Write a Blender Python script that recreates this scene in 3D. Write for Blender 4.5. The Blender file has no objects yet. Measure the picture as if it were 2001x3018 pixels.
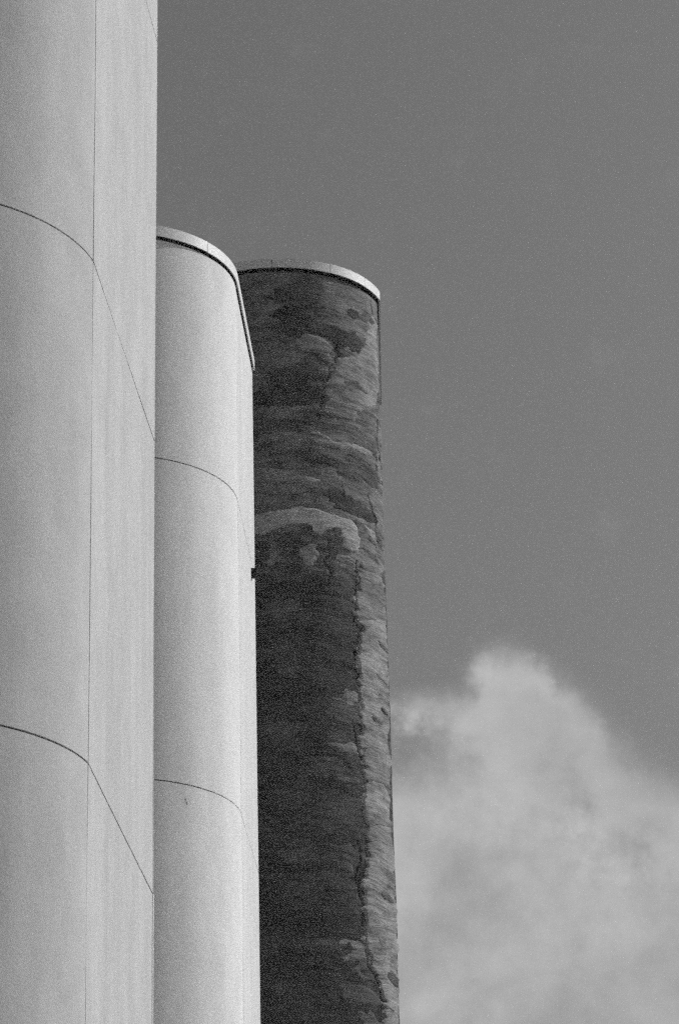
import bpy, math, random
import numpy as np
from mathutils import Vector, Matrix

R = math.radians
scene = bpy.context.scene
COL = scene.collection

# ------------------------------------------------------------------ camera
CAM_Z = 1.7
PITCH, ROLL = 0.40916, -0.0252093
cam_data = bpy.data.cameras.new("camera")
cam = bpy.data.objects.new("camera", cam_data)
COL.objects.link(cam)
cam_data.sensor_fit = 'VERTICAL'
cam_data.sensor_height = 36.0
cam_data.lens = 8933.465 / 3018.0 * 36.0
cam_data.clip_start = 0.1
cam_data.clip_end = 6000.0
_F = Vector((0, math.cos(PITCH), math.sin(PITCH)))
_U0 = Vector((0, -math.sin(PITCH), math.cos(PITCH)))
_R0 = Vector((1, 0, 0))
_Rt = math.cos(ROLL) * _R0 + math.sin(ROLL) * _U0
_Up = -math.sin(ROLL) * _R0 + math.cos(ROLL) * _U0
_M = Matrix((( _Rt.x, _Up.x, -_F.x, 0), (_Rt.y, _Up.y, -_F.y, 0), (_Rt.z, _Up.z, -_F.z, CAM_Z), (0, 0, 0, 1)))
cam.matrix_world = _M
scene.camera = cam

# ------------------------------------------------------------------ sun and sky
SUN_AZ, SUN_EL = R(18.0), R(40.0)      # azimuth measured from +X towards +Y
SUN_DIR = Vector((math.cos(SUN_EL) * math.cos(SUN_AZ), math.cos(SUN_EL) * math.sin(SUN_AZ), math.sin(SUN_EL)))
sun_data = bpy.data.lights.new("sun", 'SUN')
sun_data.energy = 3.3
sun_data.angle = R(0.55)
sun_data.color = (1.0, 1.0, 1.0)       # black-and-white film: neutral light
sun = bpy.data.objects.new("sun", sun_data)
sun.rotation_euler = SUN_DIR.to_track_quat('Z', 'Y').to_euler()
sun.location = (40, 40, 60)
COL.objects.link(sun)

world = bpy.data.worlds.new("World")
scene.world = world
world.use_nodes = True
SKY_STRENGTH = 0.12


class NT:
    """tiny helper to write node maths"""
    def __init__(self, tree):
        self.t = tree; self.n = tree.nodes; self.l = tree.links
    def node(self, kind, **kw):
        nd = self.n.new(kind)
        for k, v in kw.items():
            setattr(nd, k, v)
        return nd
    def put(self, sock, v):
        if isinstance(v, bpy.types.NodeSocket):
            self.l.new(v, sock)
        elif v is not None:
            sock.default_value = v
    def m(self, op, a, b=None, c=None, clamp=False):
        nd = self.n.new('ShaderNodeMath'); nd.operation = op; nd.use_clamp = clamp
        for i, v in enumerate((a, b, c)):
            if v is not None:
                self.put(nd.inputs[i], v)
        return nd.outputs[0]
    def xyz(self, x, y, z):
        nd = self.n.new('ShaderNodeCombineXYZ')
        for i, v in enumerate((x, y, z)):
            self.put(nd.inputs[i], v)
        return nd.outputs[0]
    def noise(self, vec, scale, detail=4.0, rough=0.55, dist=0.0, color=False):
        nd = self.n.new('ShaderNodeTexNoise'); nd.noise_dimensions = '3D'
        self.put(nd.inputs['Vector'], vec)
        nd.inputs['Scale'].default_value = scale; nd.inputs['Detail'].default_value = detail
        nd.inputs['Roughness'].default_value = rough; nd.inputs['Distortion'].default_value = dist
        return nd.outputs['Color' if color else 'Fac']
    def mapr(self, v, a, b, c, d, kind='LINEAR'):
        nd = self.n.new('ShaderNodeMapRange'); nd.interpolation_type = kind; nd.clamp = True
        self.put(nd.inputs['Value'], v)
        for k, x in zip(('From Min', 'From Max', 'To Min', 'To Max'), (a, b, c, d)):
            self.put(nd.inputs[k], x)
        return nd.outputs['Result']
    def mul(self, vec, s):
        nd = self.n.new('ShaderNodeVectorMath'); nd.operation = 'MULTIPLY'
        self.put(nd.inputs[0], vec); nd.inputs[1].default_value = s
        return nd.outputs[0]


def build_world():
    nt = NT(world.node_tree)
    nt.n.clear()
    out = nt.node('ShaderNodeOutputWorld')
    bg = nt.node('ShaderNodeBackground')
    bg.inputs['Strength'].default_value = SKY_STRENGTH
    sky = nt.node('ShaderNodeTexSky')
    sky.sky_type = 'NISHITA'
    sky.sun_disc = False
    sky.sun_elevation = SUN_EL
    sky.sun_rotation = math.pi / 2 - SUN_AZ
    sky.air_density = 1.0; sky.dust_density = 2.5; sky.ozone_density = 1.0
    sep = nt.node('ShaderNodeSeparateColor'); nt.l.new(sky.outputs[0], sep.inputs[0])
    # panchromatic film behind an orange filter
    bw = nt.m('ADD', nt.m('MULTIPLY', sep.outputs[0], 0.80), nt.m('ADD', nt.m('MULTIPLY', sep.outputs[1], 0.20), nt.m('MULTIPLY', sep.outputs[2], 0.0)))
    bw = nt.m('MULTIPLY', bw, SKY_GAIN)
    # cumulus: a density over azimuth / elevation in degrees, right round the horizon
    tc = nt.node('ShaderNodeTexCoord')
    sx = nt.node('ShaderNodeSeparateXYZ'); nt.l.new(tc.outputs['Generated'], sx.inputs[0])
    X, Y, Z = sx.outputs
    deg = 57.29578
    az = nt.m('MULTIPLY', nt.m('ARCTAN2', X, Y), deg)
    el = nt.m('MULTIPLY', nt.m('ARCSINE', Z), deg)
    d3 = nt.mul(tc.outputs['Generated'], (57.3, 57.3, 57.3))      # about one unit per degree
    w1 = nt.noise(d3, 0.85, 6, 0.6)
    w2 = nt.noise(nt.mul(tc.outputs['Generated'], (57.3, 57.3, 57.3 * 1.15)), 0.33, 3, 0.5)
    wob = nt.m('SUBTRACT', w1, 0.5)
    wob2 = nt.m('SUBTRACT', w2, 0.5)
    w3 = nt.m('SUBTRACT', nt.noise(d3, 2.3, 5, 0.6), 0.5)
    azd = nt.m('MULTIPLY_ADD', w3, 0.7, nt.m('MULTIPLY_ADD', wob, 1.6, az))
    eld = nt.m('MULTIPLY_ADD', w3, 0.6, nt.m('MULTIPLY_ADD', wob2, 0.9, el))
    dens = None
    # the bank of cumulus standing beside the towers: heaps of (azimuth, elevation, half widths, weight)
    for (a, e, sa, se, wgt) in CLOUDS:
        q = nt.m('ADD', nt.m('POWER', nt.m('DIVIDE', nt.m('SUBTRACT', azd, a), sa), 2.0),
                 nt.m('POWER', nt.m('DIVIDE', nt.m('SUBTRACT', eld, e), se), 2.0))
        g = nt.m('MULTIPLY', nt.m('EXPONENT', nt.m('MULTIPLY', q, -1.0)), wgt)
        dens = g if dens is None else nt.m('ADD', dens, g)
    # low bank all round, taller heaps here and there
    big = nt.noise(nt.xyz(X, Y, 0.0), 5.0, 3, 0.5)
    top = nt.mapr(big, 0.3, 0.7, 15.6, 18.4)
    low = nt.mapr(nt.m('SUBTRACT', eld, top), -1.5, 1.6, 1.0, 0.0, 'SMOOTHSTEP')
    dens = nt.m('ADD', dens, low)
    dens = nt.m('MINIMUM', dens, 1.25)
    dens = nt.m('ADD', dens, nt.m('ADD', nt.m('MULTIPLY', wob, 0.75), nt.m('MULTIPLY', w3, 0.42)))
    fac = nt.mapr(dens, 0.02, 1.32, 0.0, 1.0, 'SMOOTHSTEP')
    shade = nt.m('ADD', nt.m('MULTIPLY', wob2, 0.9), nt.m('MULTIPLY', wob, 0.35))
    cl = nt.m('MULTIPLY_ADD', shade, CLOUD_VAR, CLOUD_LUM)
    mix = nt.node('ShaderNodeMix'); mix.data_type = 'FLOAT'
    nt.put(mix.inputs[0], nt.m('MULTIPLY', fac, 0.90)); nt.put(mix.inputs[2], bw); nt.put(mix.inputs[3], cl)
    comb = nt.node('ShaderNodeCombineColor')
    for i in range(3):
        nt.l.new(mix.outputs[0], comb.inputs[i])
    nt.l.new(comb.outputs[0], bg.inputs['Color'])
    nt.l.new(bg.outputs[0], out.inputs['Surface'])


SKY_GAIN = 0.68
CLOUD_LUM, CLOUD_VAR = 4.1, 4.2
CLOUDS = [
    (3.30, 20.55, 0.50, 0.50, 0.50),
    (4.30, 19.65, 0.60, 0.45, 0.45),
    (2.65, 19.75, 0.45, 0.40, 0.35),
    (2.95, 20.10, 0.40, 0.40, 0.50),
    (3.85, 20.15, 0.40, 0.40, 0.55),
    (3.45, 19.55, 1.05, 0.90, 1.00),
    (4.60, 18.90, 0.75, 0.55, 0.75),
    (3.60, 18.30, 1.80, 0.90, 0.90),
    (1.60, 19.72, 0.60, 0.38, 0.65),
    (2.30, 19.30, 0.80, 0.50, 0.60),
    (5.30, 17.85, 0.85, 0.60, 0.70),
    (6.60, 17.20, 1.50, 0.80, 0.85),
    (1.20, 17.70, 1.60, 0.80, 0.55),
    (1.30, 18.75, 0.80, 0.50, 0.30),
]
build_world()

scene.view_settings.view_transform = 'Standard'
scene.view_settings.look = 'None'
scene.view_settings.exposure = 0.0
scene.view_settings.gamma = 1.0
scene.view_settings.use_curve_mapping = False
scene.render.engine = 'CYCLES'
scene.cycles.use_denoising = False          # the picture is a grainy film frame
scene.cycles.use_adaptive_sampling = False
scene.cycles.use_sample_subset = True       # few samples: keeps the coarse grain of the film
scene.cycles.sample_offset = 0
scene.cycles.sample_subset_length = 22
scene.cycles.max_bounces = 6
scene.cycles.volume_bounces = 1

# ------------------------------------------------------------------ helpers
def link(name, mesh, parent=None, mat=None):
    ob = bpy.data.objects.new(name, mesh)
    COL.objects.link(ob)
    if parent is not None:
        ob.parent = parent
    if mat is not None and not mesh.materials:
        mesh.materials.append(mat)
    return ob


def mesh_from(name, verts, faces, smooth=False):
    me = bpy.data.meshes.new(name)
    me.from_pydata([tuple(map(float, v)) for v in verts], [], faces)
    me.update()
    if smooth:
        me.polygons.foreach_set('use_smooth', [True] * len(me.polygons))
    return me


def mark_sharp(me, deg=35.0):
    me.set_sharp_from_angle(angle=R(deg))


def thing(name, label, category, loc, group=None):
    ob = bpy.data.objects.new(name, None)
    ob.empty_display_size = 0.5
    COL.objects.link(ob)
    ob.location = loc
    ob['label'] = label
    ob['category'] = category
    if group:
        ob['group'] = group
    return ob


_rng = np.random.default_rng(7)
_LAT = _rng.random((256, 256))


def vnoise(x, y):
    xi = np.floor(x).astype(int); yi = np.floor(y).astype(int)
    fx = x - xi; fy = y - yi
    fx = fx * fx * (3 - 2 * fx); fy = fy * fy * (3 - 2 * fy)
    a = _LAT[xi & 255, yi & 255]; b = _LAT[(xi + 1) & 255, yi & 255]
    c = _LAT[xi & 255, (yi + 1) & 255]; d = _LAT[(xi + 1) & 255, (yi + 1) & 255]
    return (a * (1 - fx) + b * fx) * (1 - fy) + (c * (1 - fx) + d * fx) * fy - 0.5


def fbm(x, y, octaves=4, gain=0.5):
    s = np.zeros_like(np.asarray(x, float)); amp = 1.0
    for k in range(octaves):
        s = s + amp * vnoise(x * 2 ** k + 17.3 * k, y * 2 ** k + 5.1 * k); amp *= gain
    return s


# ------------------------------------------------------------------ materials
def new_mat(name):
    m = bpy.data.materials.new(name); m.use_nodes = True
    nt = NT(m.node_tree)
    bsdf = [n for n in nt.n if n.type == 'BSDF_PRINCIPLED'][0]
    return m, nt, bsdf


def set_grey(nt, bsdf, val):
    c = nt.node('ShaderNodeCombineColor')
    for i in range(3):
        nt.put(c.inputs[i], val)
    nt.l.new(c.outputs[0], bsdf.inputs['Base Color'])


def mat_plaster(name, tone, streak=0.08, grain=0.10, seed=0.0):
    """smooth mineral render, painted pale: fine sand grain, faint run-off streaks"""
    m, nt, b = new_mat(name)
    tc = nt.node('ShaderNodeTexCoord'); P = tc.outputs['Object']
    P = nt.n.new('ShaderNodeVectorMath'); P.operation = 'ADD'
    nt.l.new(tc.outputs['Object'], P.inputs[0]); P.inputs[1].default_value = (seed, seed * 1.7, 0)
    P = P.outputs[0]
    g = nt.noise(P, 38.0, 2, 0.7)
    g2 = nt.noise(P, 14.0, 3, 0.6)
    st = nt.noise(nt.mul(P, (2.0, 2.0, 0.14)), 1.0, 3, 0.55)
    st2 = nt.noise(nt.mul(P, (1.1, 1.1, 0.35)), 1.0, 4, 0.6)
    v = nt.m('MULTIPLY_ADD', nt.m('SUBTRACT', g, 0.5), grain * 2.2, 1.0)
    v = nt.m('MULTIPLY_ADD', nt.m('SUBTRACT', g2, 0.5), grain * 0.6, v)
    v = nt.m('MULTIPLY_ADD', nt.m('SUBTRACT', st, 0.5), streak * 2, v)
    v = nt.m('MULTIPLY_ADD', nt.m('SUBTRACT', st2, 0.5), streak * 2, v)
    mo = nt.noise(nt.mul(P, (2.4, 2.4, 1.5)), 1.0, 6, 0.68)
    v = nt.m('MULTIPLY_ADD', nt.m('SUBTRACT', mo, 0.5), streak * 2.6, v)
    set_grey(nt, b, nt.m('MULTIPLY', v, tone))
    b.inputs['Roughness'].default_value = 0.85
    b.inputs['Specular IOR Level'].default_value = 0.25
    bp = nt.node('ShaderNodeBump'); bp.inputs['Strength'].default_value = 0.35; bp.inputs['Distance'].default_value = 0.006
    nt.put(bp.inputs['Height'], nt.m('ADD', g, nt.m('MULTIPLY', g2, 0.8)))
    nt.l.new(bp.outputs[0], b.inputs['Normal'])
    return m


def mat_plain(name, tone, rough=0.7, spec=0.3, var=0.1, scale=9.0):
    m, nt, b = new_mat(name)
    tc = nt.node('ShaderNodeTexCoord')
    n1 = nt.noise(tc.outputs['Object'], scale, 5, 0.65)
    set_grey(nt, b, nt.m('MULTIPLY', nt.m('MULTIPLY_ADD', nt.m('SUBTRACT', n1, 0.5), var * 2, 1.0), tone))
    b.inputs['Roughness'].default_value = rough
    b.inputs['Specular IOR Level'].default_value = spec
    return m


def mat_scratch(name, tone, contrast, seed=0.0, low=None):
    """trowelled and combed cement coat: horizontal strokes, blotches, old seams.
    UV = (metres round the wall, metres up); low = (height, tone) of an older, damper lift below"""
    m, nt, b = new_mat(name)
    uv = nt.node('ShaderNodeUVMap')
    sp = nt.node('ShaderNodeSeparateXYZ'); nt.l.new(uv.outputs[0], sp.inputs[0])
    U, Z = sp.outputs[0], sp.outputs[1]
    base = nt.xyz(U, Z, seed)
    # strokes sag and sweep a little
    warp = nt.noise(nt.mul(base, (0.9, 0.7, 1)), 1.0, 3, 0.5)
    Zw = nt.m('MULTIPLY_ADD', nt.m('SUBTRACT', warp, 0.5), 0.45, Z)
    wide = nt.noise(nt.xyz(nt.m('MULTIPLY', U, 1.0), nt.m('MULTIPLY', Zw, 9.0), seed), 1.0, 3, 0.6)
    comb = nt.noise(nt.xyz(nt.m('MULTIPLY', U, 1.8), nt.m('MULTIPLY', Zw, 24.0), seed), 1.0, 2, 0.6)
    fine = nt.noise(nt.xyz(nt.m('MULTIPLY', U, 7.0), nt.m('MULTIPLY', Zw, 60.0), seed), 1.0, 2, 0.6)
    blot = nt.noise(nt.xyz(nt.m('MULTIPLY', U, 1.1), nt.m('MULTIPLY', Z, 1.3), seed + 3), 1.0, 5, 0.6)
    blot2 = nt.noise(nt.xyz(nt.m('MULTIPLY', U, 3.0), nt.m('MULTIPLY', Z, 4.6), seed + 9), 1.0, 5, 0.65)
    # trowel loads: stretched cells, each a slightly different mix
    vor = nt.node('ShaderNodeTexVoronoi'); vor.feature = 'F1'; vor.distance = 'CHEBYCHEV'
    wv = nt.noise(nt.mul(base, (3.0, 4.0, 1)), 1.0, 4, 0.65)
    vec = nt.xyz(nt.m('MULTIPLY_ADD', wv, 0.9, nt.m('MULTIPLY', U, 1.25)), nt.m('MULTIPLY_ADD', wv, 1.1, nt.m('MULTIPLY', Zw, 2.3)), seed)
    nt.put(vor.inputs['Vector'], vec); vor.inputs['Scale'].default_value = 1.0
    cs = nt.node('ShaderNodeSeparateColor'); nt.l.new(vor.outputs['Color'], cs.inputs[0])
    cell = cs.outputs[0]
    grit = nt.noise(base, 42.0, 2, 0.7)
    band = nt.noise(nt.xyz(nt.m('MULTIPLY', U, 0.35), nt.m('MULTIPLY', Zw, 2.4), seed + 5), 1.0, 4, 0.6)
    v = 1.0
    for tex, amp in ((band, 1.8), (wide, 1.6), (comb, 1.7), (fine, 0.9), (blot, 1.9), (blot2, 1.5), (cell, 0.4), (grit, 0.4)):
        v = nt.m('MULTIPLY_ADD', nt.m('SUBTRACT', tex, 0.5), amp * contrast, v)
    v = nt.m('MAXIMUM', v, 0.25)
    if low:
        edge = nt.m('MULTIPLY_ADD', nt.m('SUBTRACT', blot, 0.5), 3.5, nt.m('MULTIPLY_ADD', nt.m('SUBTRACT', blot2, 0.5), 1.2, Z))
        t = nt.mapr(edge, low[0] - 0.6, low[0] + 0.9, low[1], tone, 'SMOOTHSTEP')
        set_grey(nt, b, nt.m('MULTIPLY', v, t))
    else:
        set_grey(nt, b, nt.m('MULTIPLY', v, tone))
    b.inputs['Roughness'].default_value = 0.92
    b.inputs['Specular IOR Level'].default_value = 0.12
    bp = nt.node('ShaderNodeBump'); bp.inputs['Strength'].default_value = 0.8; bp.inputs['Distance'].default_value = 0.022
    h = None
    for tex, amp in ((wide, 0.8), (comb, 0.9), (fine, 0.4), (blot2, 0.9), (grit, 0.35)):
        h = nt.m('MULTIPLY', tex, amp) if h is None else nt.m('MULTIPLY_ADD', tex, amp, h)
    nt.put(bp.inputs['Height'], h)
    nt.l.new(bp.outputs[0], b.inputs['Normal'])
    return m


M_NEAR = mat_plaster('pale_render_near', 0.435, 0.14, 0.12, 0.0)
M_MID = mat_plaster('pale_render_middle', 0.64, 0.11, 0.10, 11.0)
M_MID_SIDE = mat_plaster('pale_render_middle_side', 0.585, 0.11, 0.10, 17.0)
M_JOINT = mat_plain('joint_sealant', 0.10, 0.8, 0.2)
M_SLOT_SHADE = mat_plain('slot_shade_black', 0.012, 0.95, 0.05)  # near-black colour stands for the deep shade in the open slot
M_COPING = mat_plain('pale_coated_metal', 0.66, 0.5, 0.4, 0.07, 5.0)
M_ROOF = mat_plain('roof_felt', 0.12, 0.9, 0.2)
M_BLACK = mat_plain('black_rubber', 0.01, 0.6, 0.2)
M_COAT = mat_scratch('dark_scratch_coat', 0.135, 0.95, 0.0, (24.6, 0.054))
M_PATCH = [mat_scratch('grey_cement_coat', 0.185, 0.8, 4.0), mat_scratch('light_cement_coat', 0.23, 0.85, 8.0), mat_scratch('dull_cement_coat', 0.085, 0.75, 13.0), mat_scratch('damp_cement_coat', 0.05, 0.75, 21.0), mat_scratch('fresh_cement_coat', 0.33, 0.4, 31.0)]

# ------------------------------------------------------------------ ground
gm, gnt, gb = new_mat('gravel_yard')
gtc = gnt.node('ShaderNodeTexCoord')
ga = gnt.noise(gtc.outputs['Object'], 0.15, 5, 0.6); gb2 = gnt.noise(gtc.outputs['Object'], 9.0, 4, 0.7)
set_grey(gnt, gb, gnt.m('MULTIPLY_ADD', gb2, 0.12, gnt.m('MULTIPLY', ga, 0.14)))
gb.inputs['Roughness'].default_value = 0.95
S_ = 3000.0
ground = link('ground', mesh_from('ground', [(-S_, -S_, 0), (S_, -S_, 0), (S_, S_, 0), (-S_, S_, 0)], [(0, 1, 2, 3)]), None, gm)
ground['kind'] = 'structure'


# ------------------------------------------------------------------ tower plan
class Plan:
    """round-nosed tower: nose of radius rad about c, flat sides running back, square rear"""
    def __init__(self, c, rad, kink, end):
        self.c = np.array(c, float); self.rad = rad; self.kink = R(kink)
        self.end = np.array(end, float)
        k = self.c + rad * np.array([math.sin(self.kink), -math.cos(self.kink)])
        d = self.end - k; self.len = float(np.hypot(*d)); self.ax = d / self.len
        self.k = k
        self.nrm = np.array([self.ax[1], -self.ax[0]])
        self.left = self.c + np.array([-rad, 0.0])
        self.rear_left = self.left + self.ax * (self.end[1] - self.left[1]) / self.ax[1]

    def arc(self, inset=0.0, a0=-90.0, a1=None, step=3.0):
        a1 = math.degrees(self.kink) if a1 is None else a1
        n = max(2, int(math.ceil((a1 - a0) / step)) + 1)
        r = self.rad - inset
        return [self.c + r * np.array([math.sin(R(a)), -math.cos(R(a))]) for a in np.linspace(a0, a1, n)]

    def side(self, inset=0.0, t0=0.0, t1=1.0, n=9):
        o = -self.nrm * inset
        return [self.k + o + self.ax * self.len * t for t in np.linspace(t0, t1, n)]

    def rear(self, inset=0.0):
        i = inset
        a = self.end - self.nrm * i - self.ax * i
        b = self.rear_left + self.nrm * i - self.ax * i
        return [a + (b - a) * t for t in np.linspace(0, 1, 5)]

    def left_side(self, inset=0.0):
        b = self.rear_left + self.nrm * inset - self.ax * inset
        e = self.left + np.array([inset, 0])
        return [b + (e - b) * t for t in np.linspace(0, 1, 6)]

    def ring(self, inset=0.0, step=4.0):
        pts = self.arc(inset, step=step) + self.side(inset)[1:-1]
        return pts + self.rear(inset) + self.left_side(inset)[1:-1]


def strip(name, outer, inner, z0, z1, parent, mat, rows=2, bulge=0.0, seed=0.0, shift=None, origin=(0, 0, 0)):
    """a slab standing on a plan polyline: outer and inner face, ends, top and bottom"""
    outer = np.array(outer); inner = np.array(inner); n = len(outer)
    zs = np.linspace(z0, z1, rows)
    V = []
    t = np.gradient(outer, axis=0); t /= np.linalg.norm(t, axis=1)[:, None]
    nn = np.stack([t[:, 1], -t[:, 0]], 1)
    s = np.concatenate([[0], np.cumsum(np.linalg.norm(np.diff(outer, axis=0), axis=1))])
    for z in zs:
        off = bulge * 2 * fbm(s * 0.45 + seed, np.full(n, z * 0.45 + seed * 3), 2) if bulge else np.zeros(n)
        p = outer + nn * off[:, None]
        if shift is not None:
            p = p + np.outer(s / s[-1], (shift(z), 0.0))
        V += [(x - origin[0], y - origin[1], z - origin[2]) for x, y in p]
    base = len(V)
    for z in (z0, z1):
        V += [(x - origin[0], y - origin[1], z - origin[2]) for x, y in inner]
    Fc = []
    for r in range(rows - 1):
        for i in range(n - 1):
            a = r * n + i
            Fc.append((a, a + 1, a + n + 1, a + n))
    top = (rows - 1) * n
    for i in range(n - 1):
        Fc.append((base + i + 1, base + i, base + n + i, base + n + i + 1))       # inner
        Fc.append((base + i, base + i + 1, i + 1, i))                              # bottom
        Fc.append((top + i, top + i + 1, base + n + i + 1, base + n + i))          # top
    Fc.append(tuple([base] + [r * n for r in range(rows)] + [base + n]))
    Fc.append(tuple([base + n - 1, base + 2 * n - 1] + [r * n + n - 1 for r in range(rows - 1, -1, -1)]))
    me = mesh_from(name, V, Fc, True)
    mark_sharp(me, 40)
    return link(name, me, parent, mat)


def prism(name, ring, z0, z1, parent, mat, origin, cap_top=True, cap_bottom=False):
    n = len(ring)
    V = [(x - origin[0], y - origin[1], z - origin[2]) for z in (z0, z1) for x, y in ring]
    Fc = [(i, (i + 1) % n, n + (i + 1) % n, n + i) for i in range(n)]
    if cap_top:
        Fc.append(tuple(range(n, 2 * n)))
    if cap_bottom:
        Fc.append(tuple(range(n - 1, -1, -1)))
    me = mesh_from(name, V, Fc, False)
    return link(name, me, parent, mat)


def box(name, lo, hi, parent, mat, origin=(0, 0, 0), bev=0.0):
    import bmesh
    bm = bmesh.new(); bmesh.ops.create_cube(bm, size=1.0)
    for v in bm.verts:
        v.co = Vector([(lo[i] + hi[i]) / 2 + v.co[i] * (hi[i] - lo[i]) - origin[i] for i in range(3)])
    if bev:
        bmesh.ops.bevel(bm, geom=bm.edges[:], offset=bev, segments=2, affect='EDGES')
    me = bpy.data.meshes.new(name); bm.to_mesh(me); bm.free()
    return link(name, me, parent, mat)


def coping(plan, over, z0, h, joints, parent, origin, side_over=None):
    """coated metal coping in lengths, standing proud of the wall over a dark open slot"""
    gap = 0.012
    out = plan.arc(-over, step=2.0) + plan.side(-over)[1:]
    inn = plan.arc(-over + 0.022, step=2.0) + plan.side(-over + 0.022)[1:]
    out = np.array(out); inn = np.array(inn)
    s = np.concatenate([[0], np.cumsum(np.linalg.norm(np.diff(out, axis=0), axis=1))])
    cuts = [0.0] + sorted(joints) + [s[-1]]
    def at(arr, q):
        return np.array([np.interp(q, s, arr[:, 0]), np.interp(q, s, arr[:, 1])])
    for a, b in zip(cuts[:-1], cuts[1:]):
        a2 = a + (gap / 2 if a > 0 else 0); b2 = b - (gap / 2 if b < s[-1] else 0)
        qs = [a2] + [q for q in s if a2 + 0.005 < q < b2 - 0.005] + [b2]
        rnd = random.uniform(-0.003, 0.003)
        strip('coping_panel', [at(out, q) for q in qs], [at(inn, q) for q in qs], z0 + rnd, z0 + h + rnd, parent, M_COPING, 2, 0.0, 0.0, None, origin)
    # rear and left lengths
    ro = plan.rear(-over); ri = plan.rear(-over + 0.022)
    strip('coping_panel', ro, ri, z0, z0 + h, parent, M_COPING, 2, 0, 0, None, origin)
    lo_, li = plan.left_side(-over), plan.left_side(-over + 0.022)
    strip('coping_panel', lo_, li, z0, z0 + h, parent, M_COPING, 2, 0, 0, None, origin)
    prism('coping_backing', plan.ring(-over + 0.03), z0 + 0.055, z0 + h - 0.012, parent, M_SLOT_SHADE, origin, True, True)  # near-black underside paints in the shade beneath the coping


LEVELS = [0.062, 6.062, 12.062, 18.062, 24.062]


def smooth_tower(label, plan, mat, top, cope_h, over, joints, end_shift, group, bead_r, cope_z, vj, side_mat):
    o = (float(plan.c[0]), float(plan.c[1]), 0.0)
    root = thing('silo_tower', label, 'tower', o, group)
    TH = 0.06
    prism('core', plan.ring(0.030), 0.0, top - 0.02, root, M_JOINT, o)
    lv = LEVELS + [top]
    for i in range(len(lv) - 1):
        jc = 0.011          # half height of a horizontal joint
        z0 = lv[i] + jc; z1 = lv[i + 1] - (jc if i < len(lv) - 2 else 0)
        da = math.degrees(vj / plan.rad)
        strip('curved_panel', plan.arc(0, a1=math.degrees(plan.kink) - da, step=1.5), plan.arc(TH, a1=math.degrees(plan.kink) - da, step=1.5),
              z0, z1, root, mat, 13, 0.004, i * 3.7 + 1, None, o)
        zf0, zf1 = z0 - 0.001, z1 + (0.001 if i < len(lv) - 2 else 0)
        t0 = vj / plan.len
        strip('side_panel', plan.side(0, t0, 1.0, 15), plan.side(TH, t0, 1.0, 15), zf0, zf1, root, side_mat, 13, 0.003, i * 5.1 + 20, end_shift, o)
        strip('rear_panel', plan.rear(0), plan.rear(TH), z0, z1, root, mat, 2, 0, 0, None, o)
        strip('left_panel', plan.left_side(0), plan.left_side(TH), z0, z1, root, mat, 2, 0, 0, None, o)
        # rounded bead down the rear corner of the side wall
        br = bead_r(i)
        V = []; Fc = []; nseg = 8; rows = 13
        for r_ in range(rows):
            z = zf0 + (zf1 - zf0) * r_ / (rows - 1)
            e = plan.end + np.array([end_shift(z), 0.0])
            br2 = br * (1 + 0.35 * fbm(np.array([z * 0.9]), np.array([i * 1.3 + 2.0]), 2)[0])
            for k in range(nseg):
                a = 2 * math.pi * k / nseg
                V.append((e[0] + br2 * math.cos(a) * 1.0 - 0.003 - o[0], e[1] + br2 * math.sin(a) - o[1], z))
        for r_ in range(rows - 1):
            for k in range(nseg):
                a = r_ * nseg + k; b = r_ * nseg + (k + 1) % nseg
                Fc.append((a, b, b + nseg, a + nseg))
        link('corner_bead', mesh_from('corner_bead', V, Fc, True), root, M_MID)
    # recessed slot, its shade painted as a near-black lining, and coping
    prism('slot_shade_lining', plan.ring(0.10), top - 0.03, cope_z + 0.03, root, M_SLOT_SHADE, o)
    coping(plan, over, cope_z, cope_h, joints, root, o)
    prism('roof_deck', plan.ring(0.05), cope_z + cope_h - 0.09, cope_z + cope_h - 0.03, root, M_ROOF, o)
    return root, o


# ------------------------------------------------------------------ near tower
random.seed(3)
P1 = Plan((-4.948, 30.907), 2.288, 77.2, (-2.348, 35.30))
def sh1(z):
    return float(np.interp(z, [0, 6.06, 12.0, 12.08, 18.0, 24.0, 30], [-0.02, -0.02, -0.020, -0.016, -0.001, 0.030, 0.034]))
smooth_tower('tall pale tower nearest the camera, running out of the top left of the frame', P1, M_NEAR, 28.46, 0.21, 0.045,
             [2.6, 4.6], sh1, 'row of round-nosed towers', lambda i: 0.022 if i == 1 else 0.007, 28.52, 0.012, M_NEAR)

# ------------------------------------------------------------------ middle tower
P2 = Plan((-4.1317, 51.033), 2.2752, 88.0, (-1.676, 54.55))
def sh2(z):
    return float(np.interp(z, [0, 8, 12, 18.0, 18.12, 24, 30], [-0.026, -0.022, -0.016, 0.0, -0.004, 0.0, 0.0]))
j2 = (2.2752 + 0.048) * R(90 + 51.4)
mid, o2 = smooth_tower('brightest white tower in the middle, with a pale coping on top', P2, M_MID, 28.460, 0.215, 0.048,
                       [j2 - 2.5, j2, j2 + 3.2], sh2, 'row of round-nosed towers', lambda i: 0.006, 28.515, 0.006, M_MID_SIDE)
# black box and drip pin where the joint runs out at the rear corner
bx = P2.k + P2.ax * (53.74 - P2.k[1]) / P2.ax[1]
box('joint_outlet', (bx[0] - 0.012, bx[1] - 0.03, 23.69), (bx[0] + 0.104, bx[1] + 0.09, 23.87), mid, M_BLACK, o2, 0.006)
box('drip_pin', (bx[0] - 0.006, bx[1] - 0.028, 23.60), (bx[0] + 0.012, bx[1] - 0.010, 23.70), mid, M_BLACK, o2)
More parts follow.
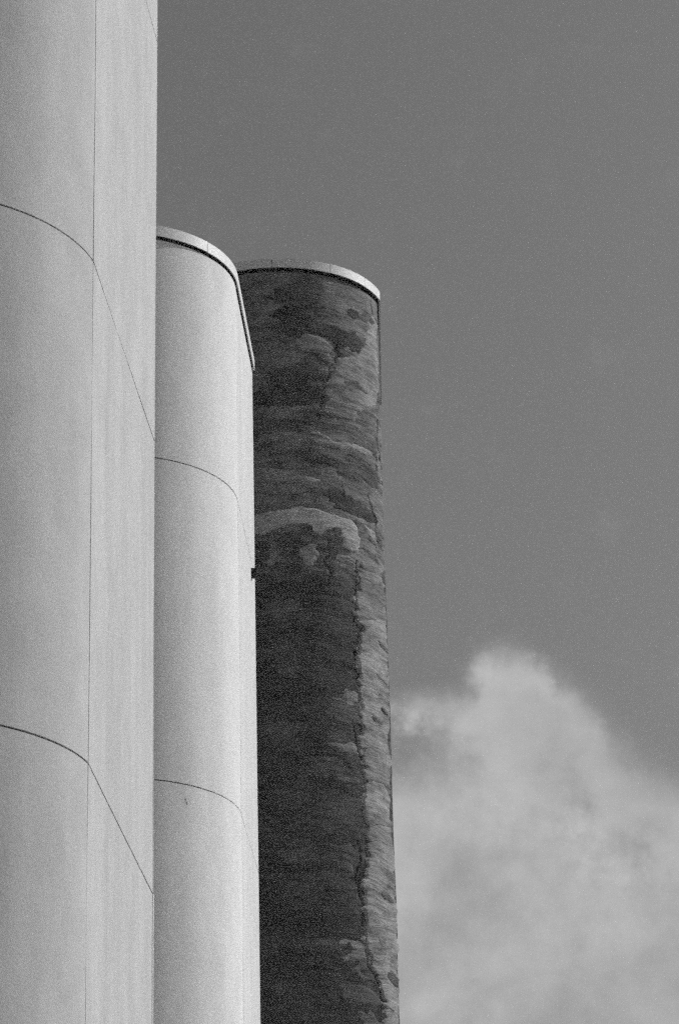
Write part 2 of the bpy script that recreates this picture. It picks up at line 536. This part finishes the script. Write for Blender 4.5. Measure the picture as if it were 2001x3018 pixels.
# short crack below the lower joint
a_ = R(37.3); cpt = P2.c
V = []; Fc = []
for i, (da, z, w) in enumerate([(0.0, 17.83, 0.004), (0.006, 17.80, 0.011), (0.012, 17.775, 0.008), (0.016, 17.75, 0.010), (0.022, 17.72, 0.012), (0.021, 17.69, 0.003)]):
    for s_ in (-1, 1):
        a = a_ + da + s_ * w * 0.55 / 2.28
        V.append((2.281 * math.sin(a), -2.281 * math.cos(a), z))
    if i:
        Fc.append((2 * i - 2, 2 * i - 1, 2 * i + 1, 2 * i))
ck = link('crack', mesh_from('crack', V, Fc), mid, M_JOINT)

# ------------------------------------------------------------------ far tower, still in its rough coat
P3 = Plan((-1.2163, 57.554), 2.217, 72.5, (0.945, 62.0))
o3 = (float(P3.c[0]), float(P3.c[1]), 0.0)
far = thing('silo_tower', 'dark tower with rough patched cement coat, furthest right, against the sky', 'tower', o3, 'row of round-nosed towers')
TOP3 = 31.13
UA = P3.rad * (P3.kink + math.pi / 2)          # metres round the nose, from its left tangent


def wall_pt(u, z, h):
    """point on the rough wall: u metres round, z up, h out"""
    u = np.asarray(u, float); z = np.asarray(z, float); h = np.asarray(h, float)
    ph = np.minimum(u, UA) / P3.rad - math.pi / 2
    t = np.maximum(u - UA, 0.0)
    px = P3.c[0] + P3.rad * np.sin(ph) + P3.ax[0] * t
    py = P3.c[1] - P3.rad * np.cos(ph) + P3.ax[1] * t
    aflat = math.atan2(P3.nrm[0], -P3.nrm[1])
    w = np.clip((u - (UA - 0.25)) / 0.5, 0, 1); w = w * w * (3 - 2 * w)
    a = (1 - w) * ph + w * aflat
    return np.stack([px + np.sin(a) * h - o3[0], py - np.cos(a) * h - o3[1], z], -1)


CRACKS = [
    [(6.06, 28.31), (6.01, 27.92), (6.07, 27.57), (6.15, 27.24), (6.2, 26.92)],
    [(5.96, 26.88), (5.86, 26.67), (5.63, 26.46), (5.7, 26.27), (5.74, 26.12), (5.86, 26.04), (5.87, 25.81), (5.83, 25.56), (5.87, 25.38)],
    [(4.57, 25.4), (4.53, 25.09), (4.44, 24.72), (4.49, 24.38), (4.54, 24.18)],
    [(5.14, 24.89), (5.18, 24.65), (5.2, 24.42), (5.11, 24.16), (5.12, 23.89), (5.09, 23.56)],
    [(4.86, 29.67), (4.75, 29.52), (4.85, 29.38), (4.64, 29.03), (4.56, 28.8), (4.39, 28.39), (4.38, 28.11), (4.37, 27.78)],
    [(4.97, 21.46), (4.96, 21.18), (5.02, 20.96), (5.07, 20.78), (5.13, 20.63)],
    [(5.26, 23.48), (5.12, 23.02), (5.04, 22.82), (5.13, 22.45), (5.15, 22.1), (5.14, 21.87)],
    [(5.22, 20.29), (5.25, 20.22), (5.14, 19.79), (5.15, 19.61)],
    [(5.19, 19.06), (5.19, 18.7), (5.07, 18.27), (5.06, 17.9), (5.13, 17.58), (5.04, 17.23), (5.14, 16.92), (5.24, 16.57), (5.39, 16.35), (5.54, 16.12), (5.61, 15.87), (5.55, 15.55)],
    [(4.93, 19.03), (5.0, 18.71), (4.97, 18.39), (5.01, 18.13)],
    [(3.4, 27.31), (3.49, 27.3)],
    [(4.84, 26.45), (4.86, 26.21)],
    [(3.37, 21.42), (3.37, 21.24)],
    [(5.91, 31.14), (6.04, 30.88), (6.04, 30.54)],
]
PATCHES = {
    'arch': [(2.92, 25.64), (3.33, 25.73), (3.68, 25.79), (4.01, 25.84), (4.27, 25.84), (4.51, 25.79), (4.76, 25.74), (5.03, 25.73), (5.16, 25.66), (5.21, 25.54), (5.23, 25.39), (5.21, 25.17), (5.16, 25.04), (4.95, 25.05), (4.83, 25.11), (4.79, 25.3), (4.75, 25.43), (4.65, 25.46), (4.5, 25.41), (4.4, 25.26), (4.27, 25.33), (4.11, 25.5), (3.83, 25.52), (3.61, 25.49), (3.39, 25.4), (3.24, 25.28), (2.91, 25.27)],
    'band': [(4.08, 27.47), (4.31, 27.54), (4.65, 27.39), (5.08, 27.43), (5.42, 27.49), (5.76, 27.45), (5.81, 27.39), (5.49, 27.33), (5.08, 27.32), (4.74, 27.26), (4.45, 27.3), (4.22, 27.32)],
    'flake': [(5.99, 27.75), (6.09, 27.51), (6.12, 27.23), (6.14, 26.97), (5.97, 26.95), (5.94, 27.28)],
    'streak': [(5.42, 25.76), (5.6, 25.71), (5.79, 25.59), (5.85, 25.39), (5.66, 25.45), (5.49, 25.61)],
    'right_up': [(5.23, 24.8), (5.39, 24.96), (5.77, 25.11), (5.99, 24.9), (6.17, 24.26), (6.26, 23.87), (5.12, 23.52), (5.1, 23.93), (5.16, 24.27)],
    'right_a': [(5.26, 23.65), (5.27, 23.41), (5.22, 23.23), (5.13, 22.97), (5.05, 22.82), (5.09, 22.63), (5.16, 22.43), (5.15, 22.1), (5.17, 21.83), (5.13, 21.49), (5.16, 21.27), (5.07, 20.81), (5.29, 20.95), (5.42, 21.03), (5.77, 21.05), (6.03, 20.98), (6.19, 21.93), (6.2, 23.12), (6.17, 23.93)],
    'right_b': [(5.25, 20.27), (5.26, 20.09), (5.19, 19.89), (5.15, 19.7), (5.16, 19.52), (5.39, 19.39), (6.01, 19.54), (6.08, 20.12), (5.86, 20.38), (5.54, 20.36)],
    'right_c': [(5.23, 18.98), (5.31, 19.08), (5.52, 19.21), (5.75, 19.21), (5.98, 19.11), (6.19, 18.89), (6.2, 18.26), (6.23, 17.6), (6.24, 16.93), (6.19, 16.04), (6.18, 15.62), (5.54, 15.49), (5.61, 15.87), (5.54, 16.16), (5.36, 16.48), (5.19, 16.75), (5.06, 17.13), (5.16, 17.47), (5.17, 17.8), (5.08, 18.14), (5.19, 18.34), (5.22, 18.7)],
    'upper_right': [(4.6, 28.83), (4.72, 29.11), (4.77, 29.27), (5.01, 29.33), (5.31, 29.52), (5.8, 29.95), (6.11, 29.84), (6.06, 28.74), (5.94, 28.58), (5.39, 28.3), (5.19, 27.97), (4.87, 27.97), (4.4, 27.97), (4.41, 28.35)],
    'edge_strip': [(5.83, 30.59), (6.15, 30.74), (6.2, 30.2), (6.2, 29.17), (6.05, 28.67), (5.81, 28.67), (5.77, 29.46), (5.67, 29.9)],
    'mid_left': [(3.88, 29.55), (4.11, 29.72), (4.35, 29.68), (4.66, 29.57), (4.67, 29.27), (4.57, 29.06), (4.43, 29.15), (4.27, 29.31), (4.01, 29.33)],
    'top': [(3.5, 30.76), (3.96, 30.92), (4.45, 31.05), (4.5, 30.98), (4.54, 30.79), (4.44, 30.48), (4.07, 30.38), (3.54, 30.34), (3.5, 30.52)],
    'blot_l': [(3.26, 25.07), (3.39, 25.09), (3.41, 24.71), (3.32, 24.6), (3.23, 24.68)],
    'blot_m': [(3.93, 24.95), (4.22, 25.09), (4.25, 24.82), (4.16, 24.6), (3.98, 24.56), (3.9, 24.72)],
    'low_band': [(3.44, 18.71), (3.97, 18.76), (4.54, 18.75), (4.87, 18.64), (4.94, 18.39), (4.78, 18.41), (4.42, 18.5), (4.1, 18.51), (3.54, 18.48)],
    'low_sq': [(4.5, 16.14), (4.92, 16.17), (5.38, 16.13), (5.51, 16.01), (5.37, 15.87), (4.97, 15.9), (4.52, 15.87)],
    'mid_band': [(4.57, 20.84), (4.82, 20.81), (5.01, 20.68), (5.09, 20.4), (4.95, 20.37), (4.74, 20.68)],
}


def crack_depth(u, z):
    d = np.zeros_like(u)
    for line in CRACKS:
        pts = np.array(line)
        lo = pts.min(0) - 0.15; hi = pts.max(0) + 0.15
        m = (u > lo[0]) & (u < hi[0]) & (z > lo[1]) & (z < hi[1])
        if not m.any():
            continue
        uu = u[m] + 0.13 * fbm(z[m] * 5.1, u[m] * 2.0 + 9, 3); zz = z[m]
        best = np.full(uu.shape, 9.0)
        for a, b in zip(pts[:-1], pts[1:]):
            v = b - a; q = np.clip(((uu - a[0]) * v[0] + (zz - a[1]) * v[1]) / (v @ v), 0, 1)
            best = np.minimum(best, np.hypot(uu - a[0] - q * v[0], zz - a[1] - q * v[1]))
        wd = 0.024 + 0.026 * fbm(zz * 2.3 + 4, uu * 2.0, 2)
        dd = np.clip(1 - best / np.maximum(wd, 0.008), 0, 1)
        d[m] = np.maximum(d[m], dd)
    return d


def relief(u, z):
    warp = 0.25 * fbm(u * 0.9, z * 0.7, 3)
    h = 0.022 * fbm(u * 0.8 + 3, z * 0.9, 3)
    h = h + 0.010 * fbm(u * 1.4, (z + warp) * 6.0, 4)
    s = fbm(u * 0.9 + 31, (z + warp * 1.5) * 1.9 + 7, 3)
    h = h + 0.005 * np.tanh(s * 14)                       # ledges where one lift of cement laps another
    return h


us = np.concatenate([np.arange(0, 2.2, 0.12), np.arange(2.2, UA + 0.5, 0.024), np.arange(UA + 0.5, UA + P3.len, 0.07), [UA + P3.len]])
zs = np.concatenate([np.arange(0, 13.6, 0.16), np.arange(13.6, TOP3, 0.024), [TOP3]])
UU, ZZ = np.meshgrid(us, zs)
H = relief(UU, ZZ) - 0.05 * crack_depth(UU, ZZ)
fade = np.clip((TOP3 - ZZ) / 0.15, 0, 1)
H = H * fade
pts = wall_pt(UU, ZZ, H).reshape(-1, 3)
nu, nz = len(us), len(zs)
idx = np.arange(nu * nz).reshape(nz, nu)
faces = np.stack([idx[:-1, :-1], idx[:-1, 1:], idx[1:, 1:], idx[1:, :-1]], -1).reshape(-1, 4)


def grid_mesh(name, pts, faces, uvs):
    me = bpy.data.meshes.new(name)
    me.vertices.add(len(pts)); me.vertices.foreach_set('co', np.asarray(pts, np.float32).ravel())
    me.loops.add(faces.size); me.loops.foreach_set('vertex_index', faces.ravel().astype(np.int32))
    me.polygons.add(len(faces))
    me.polygons.foreach_set('loop_start', np.arange(0, faces.size, 4, dtype=np.int32))
    me.polygons.foreach_set('loop_total', np.full(len(faces), 4, np.int32))
    me.polygons.foreach_set('use_smooth', np.ones(len(faces), bool))
    me.update(calc_edges=True); me.validate()
    uvl = me.uv_layers.new(name='UVMap')
    uvl.data.foreach_set('uv', np.asarray(uvs, np.float32)[faces.ravel()].ravel())
    return me


wall = link('wall', grid_mesh('wall', pts, faces, np.stack([UU.ravel(), ZZ.ravel()], 1)), far, M_COAT)
wall['label'] = 'dark rough trowelled cement wall'
# hidden sides
strip('rear_wall', P3.rear(0), P3.rear(0.05), 0.0, TOP3, far, M_JOINT, 2, 0, 0, None, o3)
strip('left_wall', P3.left_side(0), P3.left_side(0.05), 0.0, TOP3, far, M_JOINT, 2, 0, 0, None, o3)


def inside(poly, x, y):
    poly = np.array(poly); n = len(poly); c = np.zeros(x.shape, bool); j = n - 1
    for i in range(n):
        xi, yi = poly[i]; xj, yj = poly[j]
        if yi != yj:
            c ^= ((yi > y) != (yj > y)) & (x < (xj - xi) * (y - yi) / (yj - yi) + xi)
        j = i
    return c


def blur(a, k):
    for _ in range(k):
        p = np.pad(a, 1, mode='edge')
        a = (p[1:-1, 1:-1] * 2 + p[:-2, 1:-1] + p[2:, 1:-1] + p[1:-1, :-2] + p[1:-1, 2:]) / 6.0
    return a


def cement_patch(name, poly, mat, proud, seed, jag=0.10):
    pa = np.array(poly); st = 0.020
    u = np.arange(pa[:, 0].min() - 0.2, pa[:, 0].max() + 0.2, st)
    z = np.arange(pa[:, 1].min() - 0.2, pa[:, 1].max() + 0.2, st)
    U, Z = np.meshgrid(u, z)
    ju = jag * 2.2 * fbm(U * 2.6 + seed, Z * 9.0, 4, 0.7); jz = jag * 0.8 * fbm(U * 3.6, Z * 5.0 + seed, 4, 0.65)
    ins = inside(poly, U + ju, Z + jz)
    soft = blur(ins.astype(float), 3)
    h = relief(U, Z) * 0.8 + proud * np.clip(soft * 1.5 - 0.35, -0.6, 1) + 0.010 * fbm(U * 3 + seed, Z * 7, 3) - 0.045 * crack_depth(U, Z)
    keep = soft[:-1, :-1] > 0.10
    ii = np.arange(U.size).reshape(U.shape)
    f = np.stack([ii[:-1, :-1], ii[:-1, 1:], ii[1:, 1:], ii[1:, :-1]], -1)[keep]
    used, inv = np.unique(f, return_inverse=True)
    P = wall_pt(U, Z, h).reshape(-1, 3)[used]
    uvs = np.stack([U.ravel(), Z.ravel()], 1)[used]
    me = grid_mesh(name, P, inv.reshape(f.shape), uvs)
    return link(name, me, far, mat)


PT = {'arch': (4, 0.024), 'band': (1, 0.02), 'flake': (1, 0.03), 'streak': (1, 0.02), 'right_up': (0, 0.03), 'right_a': (1, 0.04),
      'right_b': (1, 0.035), 'right_c': (1, 0.04), 'upper_right': (0, 0.018), 'edge_strip': (1, 0.014), 'mid_left': (0, 0.018), 'top': (2, 0.014),
      'blot_l': (0, 0.014), 'blot_m': (0, 0.014), 'low_band': (2, 0.012), 'low_sq': (2, 0.012), 'mid_band': (2, 0.012)}
PATCHES['gap_a'] = [(5.22, 21.1), (5.75, 21.2), (6.15, 21.1), (6.15, 20.2), (5.8, 20.15), (5.3, 20.2), (5.2, 20.5)]
PATCHES['gap_b'] = [(5.25, 19.6), (6.15, 19.7), (6.2, 18.9), (5.8, 19.0), (5.4, 19.0), (5.25, 19.2)]
PATCHES['hole'] = [(4.76, 29.62), (4.86, 29.68), (4.93, 29.50), (5.03, 29.42), (5.02, 29.22), (4.86, 29.20), (4.80, 29.36), (4.72, 29.48)]
PATCHES['stain_a'] = [(3.70, 30.30), (4.10, 30.34), (4.30, 30.20), (4.20, 29.98), (3.90, 29.86), (3.60, 29.95), (3.40, 30.10)]
PATCHES['stain_b'] = [(2.90, 24.10), (3.50, 24.25), (4.20, 24.22), (4.10, 24.02), (3.60, 23.80), (2.90, 23.78)]
PATCHES['stain_c'] = [(2.90, 28.35), (3.60, 28.45), (4.25, 28.30), (4.10, 28.10), (3.40, 28.05), (2.90, 28.10)]
for _k in ('hole', 'stain_a', 'stain_b', 'stain_c'):
    PT[_k] = (3, 0.007)
PT['gap_a'] = (0, 0.030); PT['gap_b'] = (0, 0.030)
for _n, (_u, _z, _l, _h) in enumerate([(5.85, 22.55, 0.35, 0.10), (5.60, 21.60, 0.30, 0.07), (5.95, 23.3, 0.25, 0.12), (5.8, 18.05, 0.35, 0.09),
                                       (5.65, 17.1, 0.30, 0.10), (5.95, 16.5, 0.28, 0.16), (5.75, 15.9, 0.25, 0.06), (5.95, 21.9, 0.2, 0.06)]):
    PATCHES['lap_%d' % _n] = [(_u - _l, _z + 0.05), (_u - _l * 0.3, _z + _h), (_u + _l * 0.4, _z + _h * 0.8), (_u + _l, _z - _h * 0.6), (_u + _l * 0.5, _z - _h), (_u - _l * 0.4, _z - _h * 0.7)]
    PT['lap_%d' % _n] = (2 if _n % 2 else 0, 0.050)
for i, (k, poly) in enumerate(PATCHES.items()):
    mi, pr = PT[k]
    cement_patch('cement_patch', poly, M_PATCH[mi], pr, i * 3.3 + 1.0, 0.07)

# smaller trowel loads all over the coat
rs = np.random.default_rng(11)
for i in range(56):
    uc, zc = rs.uniform(2.7, 5.9), rs.uniform(15.0, 30.7)
    ln, ht = rs.uniform(0.25, 0.8), rs.uniform(0.07, 0.22)
    if zc > 24.6:
        mi = int(rs.choice([0, 2, 2, 3, 3]))
    else:
        mi = int(rs.choice([2, 2, 3])) if uc < 5.1 else int(rs.choice([0, 0, 2]))
    sag = rs.uniform(-0.10, 0.10)
    t = np.linspace(-1, 1, 9)
    up = [(uc + ln * a, zc + ht * (0.8 + 0.3 * rs.random()) * math.sqrt(max(0.05, 1 - abs(a) ** 4)) + sag * a) for a in t]
    dn = [(uc + ln * a, zc - ht * (0.8 + 0.3 * rs.random()) * math.sqrt(max(0.05, 1 - abs(a) ** 4)) + sag * a) for a in t[::-1]]
    cement_patch('cement_patch', up + dn, M_PATCH[mi], rs.uniform(0.006, 0.014), 60 + i * 2.7, 0.16)

prism('slot_shade_lining', P3.ring(0.06), TOP3 - 0.05, 31.24, far, M_SLOT_SHADE, o3)
C3 = Plan((-1.2163, 57.554), 2.287, 72.5, (1.012, 62.0))
j3 = [2.287 * R(90 + a) for a in (-1.1, 30.3, 54.5)]
coping(C3, 0.0, 31.20, 0.205, [j3[0] - 1.3] + j3 + [j3[2] + 2.4], far, o3)
prism('roof_deck', P3.ring(0.0), 31.20 + 0.10, 31.20 + 0.16, far, M_ROOF, o3)

# ------------------------------------------------------------------ thin haze, added mainly so its scattered light grains the sky
HZ = bpy.data.materials.new('grain_haze'); HZ.use_nodes = True
hn = HZ.node_tree; hn.nodes.clear()
ho = hn.nodes.new('ShaderNodeOutputMaterial'); hv = hn.nodes.new('ShaderNodeVolumePrincipled')
hv.inputs['Color'].default_value = (0.9, 0.9, 0.9, 1); hv.inputs['Density'].default_value = 0.0005
hn.links.new(hv.outputs[0], ho.inputs['Volume'])
haze = box('haze', (-140, -60, -1.0), (140, 180, 33.0), None, HZ)
haze['kind'] = 'stuff'
